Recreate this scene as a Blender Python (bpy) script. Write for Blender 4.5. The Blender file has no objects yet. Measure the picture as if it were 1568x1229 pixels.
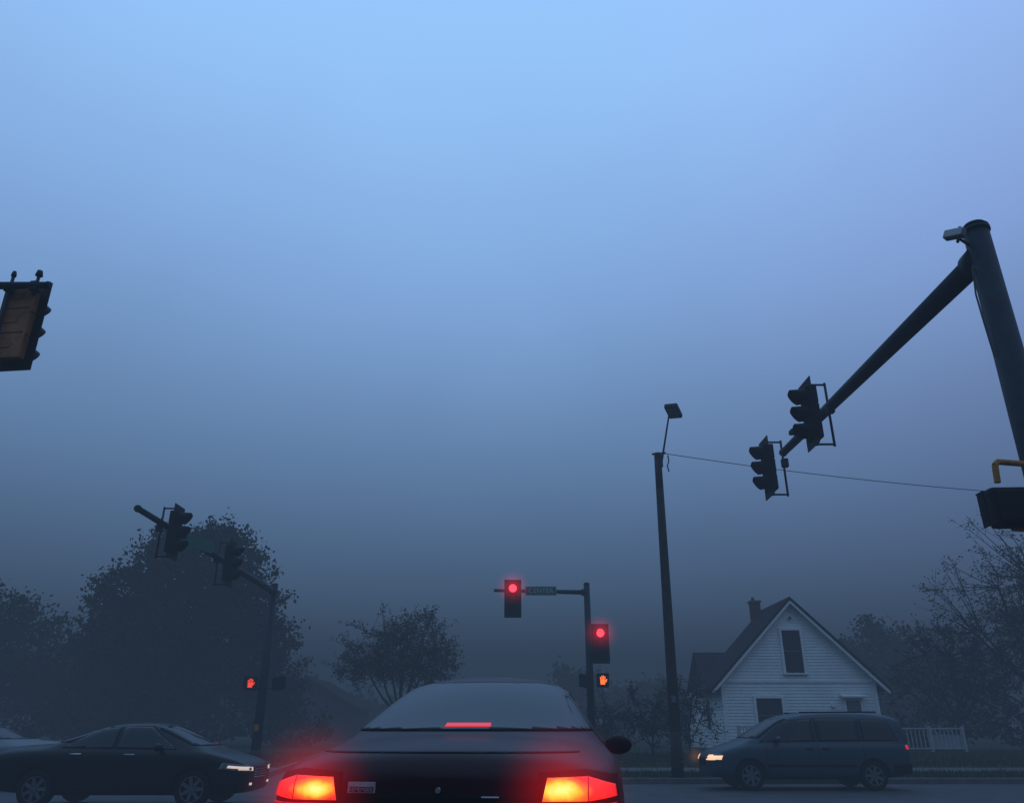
import bpy, bmesh, math, random
from mathutils import Vector, Matrix
R=random.Random(7)
sc=bpy.context.scene
sc.view_settings.view_transform='Standard'
sc.view_settings.look='None'
sc.view_settings.exposure=0
col=sc.collection

# ------------------------------------------------------------------ materials
def mat(name,color,rough=.6,metal=0,noise=0,nscale=8,spec=.5,coat=0,bump=0,emis=None,estr=0):
    m=bpy.data.materials.new(name); m.use_nodes=True
    nt=m.node_tree; b=nt.nodes['Principled BSDF']
    c=(*color,1)
    b.inputs['Base Color'].default_value=c
    b.inputs['Roughness'].default_value=rough
    b.inputs['Metallic'].default_value=metal
    b.inputs['Specular IOR Level'].default_value=spec
    b.inputs['Coat Weight'].default_value=coat
    b.inputs['Coat Roughness'].default_value=.06
    if emis:
        b.inputs['Emission Color'].default_value=(*emis,1)
        b.inputs['Emission Strength'].default_value=estr
    if noise or bump:
        tc=nt.nodes.new('ShaderNodeTexCoord')
        n=nt.nodes.new('ShaderNodeTexNoise'); n.inputs['Scale'].default_value=nscale
        n.inputs['Detail'].default_value=6; n.inputs['Roughness'].default_value=.65
        nt.links.new(tc.outputs['Object'],n.inputs['Vector'])
        if noise:
            r=nt.nodes.new('ShaderNodeValToRGB')
            r.color_ramp.elements[0].position=.3; r.color_ramp.elements[1].position=.7
            r.color_ramp.elements[0].color=(*[x*(1-noise) for x in color],1)
            r.color_ramp.elements[1].color=(*[min(1,x*(1+noise)) for x in color],1)
            nt.links.new(n.outputs['Fac'],r.inputs['Fac'])
            nt.links.new(r.outputs['Color'],b.inputs['Base Color'])
        if bump:
            bp=nt.nodes.new('ShaderNodeBump'); bp.inputs['Strength'].default_value=bump
            bp.inputs['Distance'].default_value=.02
            nt.links.new(n.outputs['Fac'],bp.inputs['Height'])
            nt.links.new(bp.outputs['Normal'],b.inputs['Normal'])
    return m

M_asph=mat('asphalt',(.05,.051,.055),.7,noise=.35,nscale=1.3,bump=.3,spec=.35)
M_conc=mat('concrete',(.10,.10,.098),.85,noise=.3,nscale=3,spec=.2)
M_white_line=mat('road_paint_white',(.4,.4,.38),.7,noise=.35,nscale=6)
M_yel_line=mat('road_paint_yellow',(.4,.29,.06),.7,noise=.35,nscale=6)
M_lawn=mat('lawn_turf',(.020,.034,.013),.95,noise=.5,nscale=.8,bump=.8,spec=.1)
M_grass=mat('grass_blades',(.026,.046,.015),.9,noise=.4,nscale=2,spec=.1)
M_earth=mat('earth',(.04,.045,.03),.95,noise=.3,nscale=.3,spec=.1)
M_steel=mat('weathered_steel',(.010,.018,.026),.6,metal=.0,noise=.35,nscale=5,spec=.17)
M_black=mat('black_polycarbonate',(.005,.006,.008),.6,noise=.2,nscale=12,spec=.12)
M_hous=mat('signal_back_amber',(.22,.09,.032),.7,noise=.45,nscale=4,spec=.2)
M_yellow=mat('bracket_yellow',(.36,.15,.012),.55,noise=.35,nscale=9,spec=.3)
M_lensoff=mat('lens_unlit',(.03,.010,.006),.3,spec=.25)
M_wood=mat('creosote_wood',(.032,.025,.022),.9,noise=.5,nscale=6,bump=.6,spec=.15)
M_wire=mat('wire',(.02,.02,.02),.6)
M_siding=mat('white_clapboard',(.80,.84,.82),.7,noise=.10,nscale=1.2,spec=.2)
M_trim=mat('white_trim',(.82,.84,.84),.6,noise=.06,nscale=3,spec=.2)
M_shing=mat('asphalt_shingle',(.022,.020,.022),.95,noise=.4,nscale=9,bump=.5,spec=.1)
M_brick=mat('chimney_brick',(.09,.05,.04),.9,noise=.4,nscale=12,spec=.1)
M_win=mat('window_glass',(.010,.014,.017),.2,spec=.3)
M_curt=mat('curtain',(.1,.105,.11),.8,noise=.3,nscale=9)
M_bark=mat('bark',(.03,.026,.022),.95,noise=.4,nscale=6,spec=.1)
M_leafA=mat('foliage_dark',(.022,.034,.018),.9,noise=.5,nscale=.9,spec=.1)
M_leafB=mat('foliage_autumn',(.075,.075,.055),.9,noise=.6,nscale=1.2,spec=.1)
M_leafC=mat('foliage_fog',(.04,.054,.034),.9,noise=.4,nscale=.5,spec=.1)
M_tyre=mat('tyre_rubber',(.010,.010,.011),.9,noise=.2,nscale=20,spec=.15)
M_rim=mat('alloy_rim',(.16,.165,.175),.4,metal=.7,noise=.1,nscale=9)
M_chrome=mat('chrome',(.5,.52,.55),.2,metal=1)
M_blk=mat('black_trim',(.006,.006,.007),.6,spec=.12)
M_glass=mat('car_glass',(.007,.012,.015),.08,spec=.26)
M_pA=mat('paint_maroon',(.021,.0045,.009),.36,noise=.3,nscale=3,spec=.17,coat=.04)
M_pB=mat('paint_black',(.005,.0055,.007),.32,spec=.20,coat=.08)
M_pC=mat('paint_teal',(.014,.038,.054),.38,noise=.12,nscale=2,spec=.28,coat=.12)
M_pD=mat('paint_silver',(.16,.18,.20),.45,metal=.2,spec=.3)
M_ember=mat('lamp_red_lit',(.3,.01,.01),.2,emis=(1,.015,.02),estr=.9)
M_reddim=mat('lamp_red_dim',(.2,.01,.01),.2,emis=(1,.010,.013),estr=.30)
M_chmsl=mat('high_brake_lamp',(.2,.01,.01),.2,emis=(1,.025,.03),estr=.7)
M_head=mat('headlamp_lit',(.8,.7,.5),.2,emis=(1,.55,.28),estr=1.5)
M_headw=mat('headlamp_white',(.8,.8,.8),.2,emis=(1,.72,.5),estr=.75)
M_headoff=mat('headlamp_glass',(.12,.13,.15),.15,spec=.4)
M_redlit=mat('signal_red_lit',(.4,.01,.01),.2,emis=(1,.022,.03),estr=8)
M_hand=mat('hand_orange_lit',(.4,.05,.01),.3,emis=(1,.16,.02),estr=2.4)
M_handr=mat('hand_red_lit',(.4,.05,.01),.3,emis=(1,.06,.02),estr=1.6)
M_sign=mat('sign_green',(.008,.10,.06),.5,noise=.1,nscale=4)
M_signw=mat('sign_white',(.35,.42,.40),.6)
M_stick=mat('sticker',(.22,.22,.23),.6,noise=.2,nscale=30)
M_rail=mat('rail_grey_paint',(.42,.43,.44),.7,noise=.2,nscale=3,spec=.2)

# ------------------------------------------------------------------ helpers
def empty(name,loc=(0,0,0),rz=0):
    e=bpy.data.objects.new(name,None); col.objects.link(e)
    e.location=loc; e.rotation_euler=(0,0,rz); e.empty_display_size=.3
    return e
def mobj(name,verts,faces,m,parent=None,smooth=False):
    me=bpy.data.meshes.new(name); me.from_pydata([tuple(v) for v in verts],[],faces); me.update()
    me.materials.append(m)
    if smooth:
        for p in me.polygons: p.use_smooth=True
    o=bpy.data.objects.new(name,me); col.objects.link(o)
    if parent: o.parent=parent
    return o
def bmobj(name,bm,m,parent=None,smooth=False):
    me=bpy.data.meshes.new(name); bm.to_mesh(me); bm.free(); me.materials.append(m)
    if smooth:
        for p in me.polygons: p.use_smooth=True
    o=bpy.data.objects.new(name,me); col.objects.link(o)
    if parent: o.parent=parent
    return o
def box(name,c,s,m,parent=None,bevel=0,rot=None):
    bm=bmesh.new(); bmesh.ops.create_cube(bm,size=1)
    for v in bm.verts: v.co=Vector((v.co.x*s[0],v.co.y*s[1],v.co.z*s[2]))
    if bevel: bmesh.ops.bevel(bm,geom=bm.edges[:],offset=bevel,segments=2,affect='EDGES',profile=.6)
    o=bmobj(name,bm,m,parent); o.location=c
    if rot: o.rotation_euler=rot
    return o
def tube_geo(verts,faces,p1,p2,r1,r2,seg=8,cap=True):
    p1=Vector(p1);p2=Vector(p2); d=(p2-p1)
    if d.length<1e-6: return
    d.normalize()
    a=d.orthogonal().normalized(); b=d.cross(a)
    n=len(verts)
    for p,r in((p1,r1),(p2,r2)):
        for i in range(seg):
            t=2*math.pi*i/seg
            verts.append(p+a*math.cos(t)*r+b*math.sin(t)*r)
    for i in range(seg):
        j=(i+1)%seg
        faces.append((n+i,n+j,n+seg+j,n+seg+i))
    if cap:
        faces.append(tuple(n+i for i in reversed(range(seg))))
        faces.append(tuple(n+seg+i for i in range(seg)))
def tube(name,p1,p2,r1,r2,m,parent=None,seg=20):
    v=[];f=[]; tube_geo(v,f,p1,p2,r1,r2,seg)
    o=mobj(name,v,f,m,parent)
    for p in o.data.polygons: p.use_smooth=len(p.vertices)==4
    return o
def path(name,pts,r,m,parent=None,seg=10):
    v=[];f=[]
    for a,b in zip(pts[:-1],pts[1:]): tube_geo(v,f,a,b,r,r,seg)
    return mobj(name,v,f,m,parent)

# ------------------------------------------------------------------ ground
def rz(y):
    if y<3: return 0.
    if y<14: return -.25*(y-3)/11
    if y<23: return -.25
    if y<33: return -.25+.40*(y-23)/10
    return .15
YS=[-60,-30,-10,0,3,5,8,11,13,14,16,18,20,22,23,24,26,28,30,33,36,40,50,70,100,150,220,400]
def sheet(name,x0,x1,y0,y1,dz,m,parent=None,nx=1,skirt=0):
    ys=sorted(set([y0,y1]+[y for y in YS if y0<y<y1]))
    v=[];f=[]
    for y in ys:
        for i in range(nx+1): v.append((x0+(x1-x0)*i/nx,y,rz(y)+dz))
    w=nx+1
    for j in range(len(ys)-1):
        for i in range(nx): f.append((j*w+i,j*w+i+1,(j+1)*w+i+1,(j+1)*w+i))
    if skirt:
        n=len(v)
        for y in ys: v.append((x0,y,rz(y)+dz-skirt)); v.append((x1,y,rz(y)+dz-skirt))
        for j in range(len(ys)-1):
            f.append((j*w,(j+1)*w,n+2*j+2,n+2*j)); f.append(((j+1)*w+nx,j*w+nx,n+2*j+1,n+2*j+3))
        f.append((0,n,n+1,nx)); L=(len(ys)-1); f.append((L*w,L*w+nx,n+2*L+1,n+2*L))
    return mobj(name,v,f,m,parent)
sheet('ground',-400,400,-60,400,-.02,M_earth,nx=4)
rd=empty('road')
sheet('cross_street',-300,300,13,23.2,-.004,M_asph,rd)
sheet('near_street',-9,4.9,-60,13,-.004,M_asph,rd)
sheet('far_street',-7,2.2,23.2,220,-.004,M_asph,rd)
mk=empty('road_markings')
for i,(x0,x1,y0,y1,mm) in enumerate([(-2.35,-2.25,-60,9.6,M_yel_line),(-2.12,-2.02,-60,9.6,M_yel_line),(-2,4.4,9.6,10.0,M_white_line),
    (-9,4.9,10.9,11.05,M_white_line),(-9,4.9,12.6,12.75,M_white_line),(-2.6,-2.5,27,150,M_yel_line),(-2.38,-2.28,27,150,M_yel_line),
    (24,150,18.0,18.1,M_yel_line),(24,150,18.25,18.35,M_yel_line),(-150,-18,18.0,18.1,M_yel_line),(-150,-18,18.25,18.35,M_yel_line)]):
    sheet('stripe_%d'%i,x0,x1,y0,y1,.002,mm,mk)
lw=empty('lawn'); kb=empty('sidewalk')
def block(n,x0,x1,y0,y1,xk,yk):
    kw=.16
    ix0,ix1,iy0,iy1=x0,x1,y0,y1
    if xk==x0: ix0=x0+kw
    else: ix1=x1-kw
    if yk==y0: iy0=y0+kw
    else: iy1=y1-kw
    sheet('turf_'+n,ix0,ix1,iy0,iy1,.12,M_lawn,lw,skirt=.13,nx=2)
    kx=(x0,ix0) if xk==x0 else (ix1,x1)
    ky=(y0,iy0) if yk==y0 else (iy1,y1)
    sheet('kerb_a_'+n,kx[0],kx[1],y0,y1,.124,M_conc,kb,skirt=.13)
    sheet('kerb_b_'+n,ix0,ix1,ky[0],ky[1],.124,M_conc,kb,skirt=.13)
    fy=(y0+2.0,y0+3.2) if yk==y0 else (y1-3.2,y1-2.0)
    sheet('path_'+n,ix0,ix1,fy[0],fy[1],.126,M_conc,kb,nx=1)
block('ne',2.2,300,23.2,300,2.2,23.2)
block('nw',-300,-7,23.2,300,-7,23.2)
block('se',4.9,300,-60,13,4.9,13)
block('sw',-300,-9,-60,13,-9,13)
v=[];f=[]
for k in range(22000):
    x=R.uniform(2.6,26) if R.random()<.8 else R.uniform(-16,-7.4)
    y=23.5+ (R.random()**1.5)*9
    if 25.1<y<26.5: continue
    z=rz(y)+.12; h=R.uniform(.05,.17); a=R.uniform(0,6.28); w=.014
    n=len(v)
    v+= [(x-w*math.cos(a),y-w*math.sin(a),z),(x+w*math.cos(a),y+w*math.sin(a),z),(x+R.uniform(-.05,.05),y+R.uniform(-.05,.05),z+h)]
    f.append((n,n+1,n+2))
mobj('grass',v,f,M_grass)

# ------------------------------------------------------------------ signals
def disc(name,c,r,m,parent,seg=28,axis='Y'):
    v=[Vector(c)];f=[]
    for i in range(seg):
        t=2*math.pi*i/seg
        v.append(Vector((c[0]+r*math.cos(t),c[1],c[2]+r*math.sin(t))))
    v[0].y-=.03
    for i in range(seg): f.append((0,1+(i+1)%seg,1+i))
    return mobj(name,v,f,m,parent,True)
def visor(name,c,r,L,m,parent):
    v=[];f=[];seg=22
    for i in range(seg+1):
        t=math.radians(-50+280*i/seg)
        k=.45+.55*max(0,min(1,(math.sin(t)+.8)/1.4))
        for rr in(r,r-.008):
            v.append((c[0]+rr*math.cos(t),c[1],c[2]+rr*math.sin(t)))
            v.append((c[0]+rr*math.cos(t),c[1]-L*k,c[2]+rr*math.sin(t)-.02))
    for i in range(seg):
        a=4*i;b=4*i+4
        f+=[(a,a+1,b+1,b),(a+2,b+2,b+3,a+3),(a+1,a+3,b+3,b+1)]
    return mobj(name,v,f,m,parent,True)
def halo(parent,c,r,colr,k,pw=3.2):  # added self-emitting sphere that imitates a lamp's glow in the fog
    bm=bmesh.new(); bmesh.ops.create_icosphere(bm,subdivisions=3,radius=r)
    m=bpy.data.materials.new('emissive_glow'); m.use_nodes=True; nt=m.node_tree; nt.nodes.clear()
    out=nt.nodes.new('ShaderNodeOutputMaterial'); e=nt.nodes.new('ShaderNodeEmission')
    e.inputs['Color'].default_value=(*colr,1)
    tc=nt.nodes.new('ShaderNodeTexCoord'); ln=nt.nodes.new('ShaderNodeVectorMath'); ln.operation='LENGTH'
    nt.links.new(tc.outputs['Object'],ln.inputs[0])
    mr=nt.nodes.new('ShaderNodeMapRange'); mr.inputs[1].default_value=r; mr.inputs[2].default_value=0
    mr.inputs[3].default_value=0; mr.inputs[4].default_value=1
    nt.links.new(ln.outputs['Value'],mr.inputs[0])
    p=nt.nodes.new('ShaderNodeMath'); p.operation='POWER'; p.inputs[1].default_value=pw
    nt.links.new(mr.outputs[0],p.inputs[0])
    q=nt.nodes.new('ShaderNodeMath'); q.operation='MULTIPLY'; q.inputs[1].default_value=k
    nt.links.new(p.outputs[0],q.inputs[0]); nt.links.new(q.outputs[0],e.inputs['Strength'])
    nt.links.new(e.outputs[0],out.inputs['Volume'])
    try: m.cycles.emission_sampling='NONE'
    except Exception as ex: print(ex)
    o=bmobj('added_glow',bm,m,parent); o.location=c
def signal(loc,rz_,lit=False,plate=True,body=None,bracket=True,bside=1):
    e=empty('traffic_light',loc,rz_)
    body=body or M_black
    for i,z in enumerate((.355,0,-.355)):
        box('housing_%d'%i,(0,0,z),(.36,.2,.345),body,e,.02)
        box('door_%d'%i,(0,-.105,z),(.33,.02,.32),M_black,e,.008)
        visor('visor_%d'%i,(0,-.11,z+.01),.155,.27,M_black,e)
        disc('lens_%d'%i,(0,-.12,z+.01),.14,M_redlit if (lit and i==0) else M_lensoff,e)
        if body is M_hous: box('hinge_%d'%i,(.185,-.02,z),(.02,.06,.12),M_black,e,.005)
    if plate:
        W=.31;H=.68;w0=.17;h0=.53;y=-.06;t=.008
        v=[];f=[]
        for yy in(y-t,y+t):
            v+=[(-W,yy,-H),(W,yy,-H),(W,yy,H),(-W,yy,H),(-w0,yy,-h0),(w0,yy,-h0),(w0,yy,h0),(-w0,yy,h0)]
        for i in range(4):
            j=(i+1)%4
            f+=[(i,j,4+j,4+i),(8+i,12+i,12+j,8+j),(i,8+i,8+j,j)]
        mobj('backplate',v,f,M_black,e)
    if bracket:
        tube('bracket_post',(0,.34,-.66),(0,.34,.66),.025,.025,M_steel,e,10)
        for s in(1,-1):
            tube('bracket_arm',(0,.36,s*.62),(0,0,s*.62),.022,.022,M_steel,e,10)
            tube('bracket_stub',(0,0,s*.64),(0,0,s*.52),.04,.04,M_steel,e,10)
        box('mast_clamp',(0,.37,.12),(.14,.14,.2),M_steel,e,.02)
    return e
def hand(parent,y,m,s=1,z0=0,x0=0):
    polys=[[(-.075,-.12),(.06,-.12),(.085,-.03),(.08,.03),(-.08,.03)]]
    for i,(x,h) in enumerate([(-.068,.1),(-.024,.135),(.02,.14),(.064,.115)]):
        polys.append([(x-.016,.036),(x+.016,.036),(x+.014,h),(x-.014,h)])
    polys.append([(.09,-.06),(.115,-.04),(.135,.035),(.11,.04),(.09,-.01)])
    v=[];f=[]
    for P in polys:
        n=len(v); v+=[(x0+a*s,y,z0+b*s) for a,b in P]; f.append(tuple(n+i for i in range(len(P))))
    mobj('hand_symbol',v,f,m,parent)
def ped(loc,rz_,lit=None):
    e=empty('pedestrian_signal',loc,rz_)
    box('case',(0,0,0),(.42,.2,.46),M_black,e,.05)
    box('case_back',(0,.11,0),(.34,.06,.38),M_black,e,.03)
    for s in(-1,1): box('visor_side',(s*.2,-.16,.02),(.012,.14,.4),M_black,e)
    box('visor_top',(0,-.17,.225),(.41,.16,.012),M_black,e)
    box('face',(0,-.104,0),(.36,.006,.36),M_lensoff,e)
    if lit: hand(e,-.112,lit,1.15)
    return e
def mast(loc,H,r0,r1):
    e=empty('signal_pole',loc)
    tube('shaft',(0,0,0),(0,0,H),r0,r1,M_steel,e,28)
    tube('cap',(0,0,H),(0,0,H+.05),r1*1.08,r1*.8,M_steel,e,28)
    box('base_plate',(0,0,.03),(r0*3.2,r0*3.2,.06),M_steel,e,.01)
    tube('base_collar',(0,0,.06),(0,0,.3),r0*1.3,r0*1.05,M_steel,e,28)
    return e
# near right mast
zb=rz(8.85)+.12
P=mast((6.24,8.85,zb),7.33-zb,.215,.155)
az=6.90-zb
tube('mast_arm',(0,.12,az-.02),(0,8.25,az+.06),.15,.085,M_steel,P,24)
tube('arm_collar',(0,.02,az-.02),(0,.26,az-.02),.2,.19,M_steel,P,24)
tube('arm_tip',(0,8.25,az+.06),(0,8.3,az+.06),.095,.07,M_steel,P,20)
tube('cap_ring',(0,0,7.25-zb),(0,0,7.30-zb),.175,.175,M_steel,P,28)
box('detector_body',(-.36,-.1,az+.26),(.11,.26,.12),M_rim,P,.02,(.35,.2,.6))
tube('detector_stem',(-.3,-.05,az+.24),(-.1,0,az+.12),.02,.02,M_steel,P,10)
tube('detector_post',(-.28,0,az+.2),(-.2,0,az+.44),.02,.02,M_steel,P,10)
path('cable',[(-.17,.0,az-.2),(-.22,0,az-.6),(-.21,0,az-1.0),(-.19,0,az-1.5)],.012,M_wire,P,6)
box('arm_camera',(-.1,7.2,az+.18),(.14,.2,.1),M_steel,P,.02)
tube('arm_camera_stem',(0,7.2,az),(0,7.2,az+.3),.02,.02,M_steel,P,8)
signal((5.83,14.15,6.74),-math.pi/2)
signal((5.84,17.0,6.56),-math.pi/2)
path('bracket_upper',[(-.1,-.1,3.95-zb),(-.58,-.15,3.97-zb),(-.62,-.15,3.93-zb),(-.64,-.15,3.72-zb)],.035,M_yellow,P,10)
path('bracket_lower',[(-.1,-.1,3.18-zb),(-.6,-.15,3.18-zb)],.03,M_yellow,P,10)
path('bracket_second',[(-.15,-.25,3.86-zb),(-.30,-.3,3.84-zb),(-.34,-.3,3.78-zb),(-.32,-.3,3.45-zb)],.035,M_yellow,P,10)
ped((5.66,8.7,3.42),math.pi-.05)
ped((6.1,8.35,3.2),-math.pi/2-.2)
box('push_button',(-.2,-.1,1.1),(.12,.1,.2),M_yellow,P,.02)
# far left mast
zb=rz(29.6)+.12
P=mast((-8.85,29.6,zb),6.05-zb,.17,.125)
az=5.80-zb
tube('mast_arm',(0,-.1,az),(-.1,-11.3,az+.16),.12,.07,M_steel,P,20)
tube('arm_collar',(0,-.02,az),(0,-.22,az),.16,.15,M_steel,P,20)
tube('arm_tip',(-.1,-11.3,az+.16),(-.1,-11.36,az+.16),.09,.08,M_steel,P,20)
signal((-8.62,19.7,5.72),math.pi/2)
signal((-8.55,23.7,5.70),math.pi/2)
s=empty('street_name_sign',(-8.72,21.5,5.84),math.pi/2-.35)
box('blade',(0,0,0),(1.3,.02,.34),M_sign,s,.004)
ped((-9.2,29.35,2.58),0,M_handr)
ped((-8.3,29.4,2.58),math.pi/2)
tube('ped_bracket',(-.45,-.1,2.3),(.55,-.1,2.3),.025,.025,M_steel,P,10)
box('push_button',(0,-.2,1.0),(.14,.1,.22),M_yellow,P,.02)
# far right mast (our signals)
P=mast((2.78,29.6,zb),6.08-zb,.14,.11)
tube('mast_arm',(-.1,0,az-.02),(-3.45,0,az+.05),.085,.055,M_steel,P,20)
tube('arm_collar',(-.05,0,az-.02),(-.2,0,az-.02),.13,.12,M_steel,P,20)
e=signal((.03,29.3,5.50),0,True,bracket=False)
box('hanger',(0,.16,.3),(.1,.16,.3),M_steel,e,.01)
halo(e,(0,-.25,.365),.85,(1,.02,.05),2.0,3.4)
e=signal((3.17,29.3,3.92),0,True,bracket=False)
tube('side_bracket',(-.45,.25,.3),(0,.1,.3),.03,.03,M_steel,e,10)
tube('side_bracket_low',(-.45,.25,-.3),(0,.1,-.3),.03,.03,M_steel,e,10)
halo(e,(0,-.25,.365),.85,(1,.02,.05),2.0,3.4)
ped((3.2,29.35,2.68),0,M_hand)
ped((2.62,29.4,2.66),-math.pi/2)
s=empty('street_name_sign',(1.07,29.45,5.81))
box('blade',(0,0,0),(1.12,.02,.3),M_sign,s,.004)
box('blade_edge',(0,.004,0),(1.15,.02,.33),M_signw,s,.004)
def text(name,body,size,loc,m,parent,rot=(math.pi/2,0,0)):
    c=bpy.data.curves.new(name,'FONT'); c.body=body; c.size=size; c.align_x='CENTER'; c.align_y='CENTER'; c.extrude=.001
    o=bpy.data.objects.new(name,c); col.objects.link(o); o.parent=parent; o.location=loc; o.rotation_euler=rot
    c.materials.append(m); return o
text('lettering','CENTER',.25,(0,-.014,0),M_signw,s)
# near left mast (out of frame) carrying a head seen from behind
zb=rz(9.35)+.12
P=mast((-12.5,9.38,zb),7.3-zb,.2,.15)
tube('mast_arm',(.1,0,6.66-zb),(6.08,0,6.76-zb),.12,.045,M_steel,P,20)
tube('arm_tip',(6.08,0,6.76-zb),(6.12,0,6.76-zb),.055,.045,M_steel,P,20)
e=signal((-6.85,9.62,6.27),math.pi-.12,False,True,M_hous,bracket=False)
box('back_cover',(0,.11,0),(.46,.03,1.14),M_hous,e,.012)
for i in(.19,-.19): box('cover_seam',(0,.127,i),(.42,.004,.012),M_black,e)
for i in(.38,0,-.38): box('cover_rib',(0.02,.13,i),(.2,.012,.07),M_hous,e,.005)
tube('hanger_post',(-.27,.17,.35),(-.27,.17,.74),.022,.022,M_steel,e,10)
tube('hanger_post_b',(.12,.17,-.5),(.12,.17,.76),.022,.022,M_steel,e,10)
tube('hanger_finial',(-.27,.17,.66),(-.27,.17,.74),.05,.035,M_steel,e,10)
tube('hanger_finial_b',(.12,.17,.68),(.12,.17,.74),.035,.03,M_steel,e,10)
box('mast_clamp',(-.27,.17,.48),(.12,.14,.14),M_steel,e,.02)
box('mast_clamp_b',(.12,.17,.48),(.1,.14,.12),M_steel,e,.02)

# ------------------------------------------------------------------ wood pole with lamp, wires
zb=rz(23.6)+.1
P=empty('street_lamp',(4.52,23.6,zb))
v=[];f=[]
for k in range(8): tube_geo(v,f,(.10*k/8,0,9.3*k/8),(.10*(k+1)/8,0,9.3*(k+1)/8),.165-.055*k/8,.165-.055*(k+1)/8,18,k in(0,7))
mobj('wood_pole',v,f,M_wood,P,True)
tube('lamp_arm',(.2,-.1,9.0),(.42,-.7,10.35),.032,.027,M_steel,P,10)
box('lamp_head',(.54,-.8,10.42),(.42,.62,.15),M_steel,P,.04,(-.30,.1,-.5))
box('lamp_lens',(.53,-.83,10.34),(.3,.42,.03),M_headoff,P,.01,(-.30,.1,-.5))
box('arm_plate',(.17,-.12,9.0),(.1,.08,.4),M_steel,P,.01)
path('cross_arm',[(-.1,-.14,9.22),(.33,-.14,9.26)],.035,M_steel,P,8)
path('insulator_string',[(.4,-.1,9.2),(.42,-.1,9.0),(.36,-.1,8.85),(.4,-.1,8.65)],.02,M_wire,P,6)
box('pole_tag',(0,-.17,2.0),(.12,.01,.18),M_rim,P)
v=[];f=[];last=None
for k in range(41):
    t=k/40; p=Vector((4.7+t*37,23.5+t*2,9.15-4*1.35*t*(1-t)))
    if last is not None: tube_geo(v,f,last,p,.012,.012,5,False)
    last=p
mobj('overhead_wire',v,f,M_wire)
P2=empty('utility_pole',(41.7,25.5,.2)); tube('wood_pole',(0,0,0),(0,0,9.4),.17,.11,M_wood,P2); box('cross_arm',(0,0,8.95),(.1,1.6,.12),M_wood,P2,.01)

# ------------------------------------------------------------------ house
H=empty('white_house')
gx0,gx1,gy,gz,ez,px,pz=8.77,15.28,35.0,.22,2.95,12.03,6.22
def hw(z): return 3.255 if z<ez else max(.02,3.255*(pz-z)/(pz-ez))
v=[];f=[]
z=gz;step=.125
while z<pz-.02:
    z2=min(z+step,pz); a=hw(z);b=hw(z2) 
    n=len(v)
    v+=[(px-a,gy-.022,z),(px+a,gy-.022,z),(px+b,gy,z2),(px-b,gy,z2),(px-a,gy,z),(px+a,gy,z)]
    f+=[(n,n+1,n+2,n+3),(n+4,n+5,n+1,n)]
    z=z2
for (xx,sg) in((gx0,-1),(gx1,1)):
    z=gz
    while z<ez:
        z2=min(z+step,ez); n=len(v)
        v+=[(xx+sg*.02,gy,z),(xx+sg*.02,39.5,z),(xx,39.5,z2),(xx,gy,z2),(xx,gy,z),(xx,39.5,z)]
        f+=[(n,n+1,n+2,n+3),(n,n+1,n+5,n+4)]
        z=z2
mobj('clapboards',v,f,M_siding,H)
mobj('core_walls',[(gx0,gy+.02,gz-.4),(gx1,gy+.02,gz-.4),(gx1,gy+.02,ez),(px,gy+.02,pz),(gx0,gy+.02,ez),(gx0,39.5,gz-.4),(gx1,39.5,gz-.4),(gx1,39.5,ez),(px,39.5,pz),(gx0,39.5,ez)],
     [(0,1,2,3,4),(5,9,8,7,6),(0,4,9,5),(1,6,7,2)],M_siding,H)
for xx in(gx0+.06,gx1-.06): box('corner_board',(xx,gy-.03,(gz+ez)/2),(.13,.05,ez-gz),M_trim,H)
def slab(name,pts,y0,y1,t,m,par,axis='y'):
    (a,za),(b,zb_)=pts; v=[]
    for yy in(y0,y1):
        for(h,zz) in((a,za),(b,zb_),(b,zb_+t),(a,za+t)):
            v.append((h,yy,zz) if axis=='y' else (yy,h,zz))
    f=[(0,1,2,3),(4,7,6,5),(0,4,5,1),(1,5,6,2),(2,6,7,3),(3,7,4,0)]
    return mobj(name,v,f,m,par)
slab('roof_left',[(px,pz+.04),(gx0-.42,ez-.40)],gy-.32,38.9,.14,M_shing,H)
slab('roof_right',[(px+.0,pz+.04),(gx1+.42,ez-.40)],gy-.32,38.9,.14,M_shing,H)
slab('bargeboard_left',[(px,pz-.10),(gx0-.42,ez-.52)],gy-.36,gy-.32,.15,M_trim,H)
slab('bargeboard_right',[(px,pz-.10),(gx1+.42,ez-.52)],gy-.36,gy-.325,.15,M_trim,H)
slab('soffit_left',[(px,pz+.0),(gx0-.42,ez-.44)],gy-.31,gy-.03,.03,M_trim,H)
slab('soffit_right',[(px,pz+.0),(gx1+.42,ez-.44)],gy-.31,gy-.03,.03,M_trim,H)
slab('drip_edge_left',[(px,pz+.05),(gx0-.45,ez-.37)],gy-.40,gy-.325,.13,M_shing,H)
slab('drip_edge_right',[(px,pz+.05),(gx1+.45,ez-.37)],gy-.40,gy-.33,.13,M_shing,H)
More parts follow.
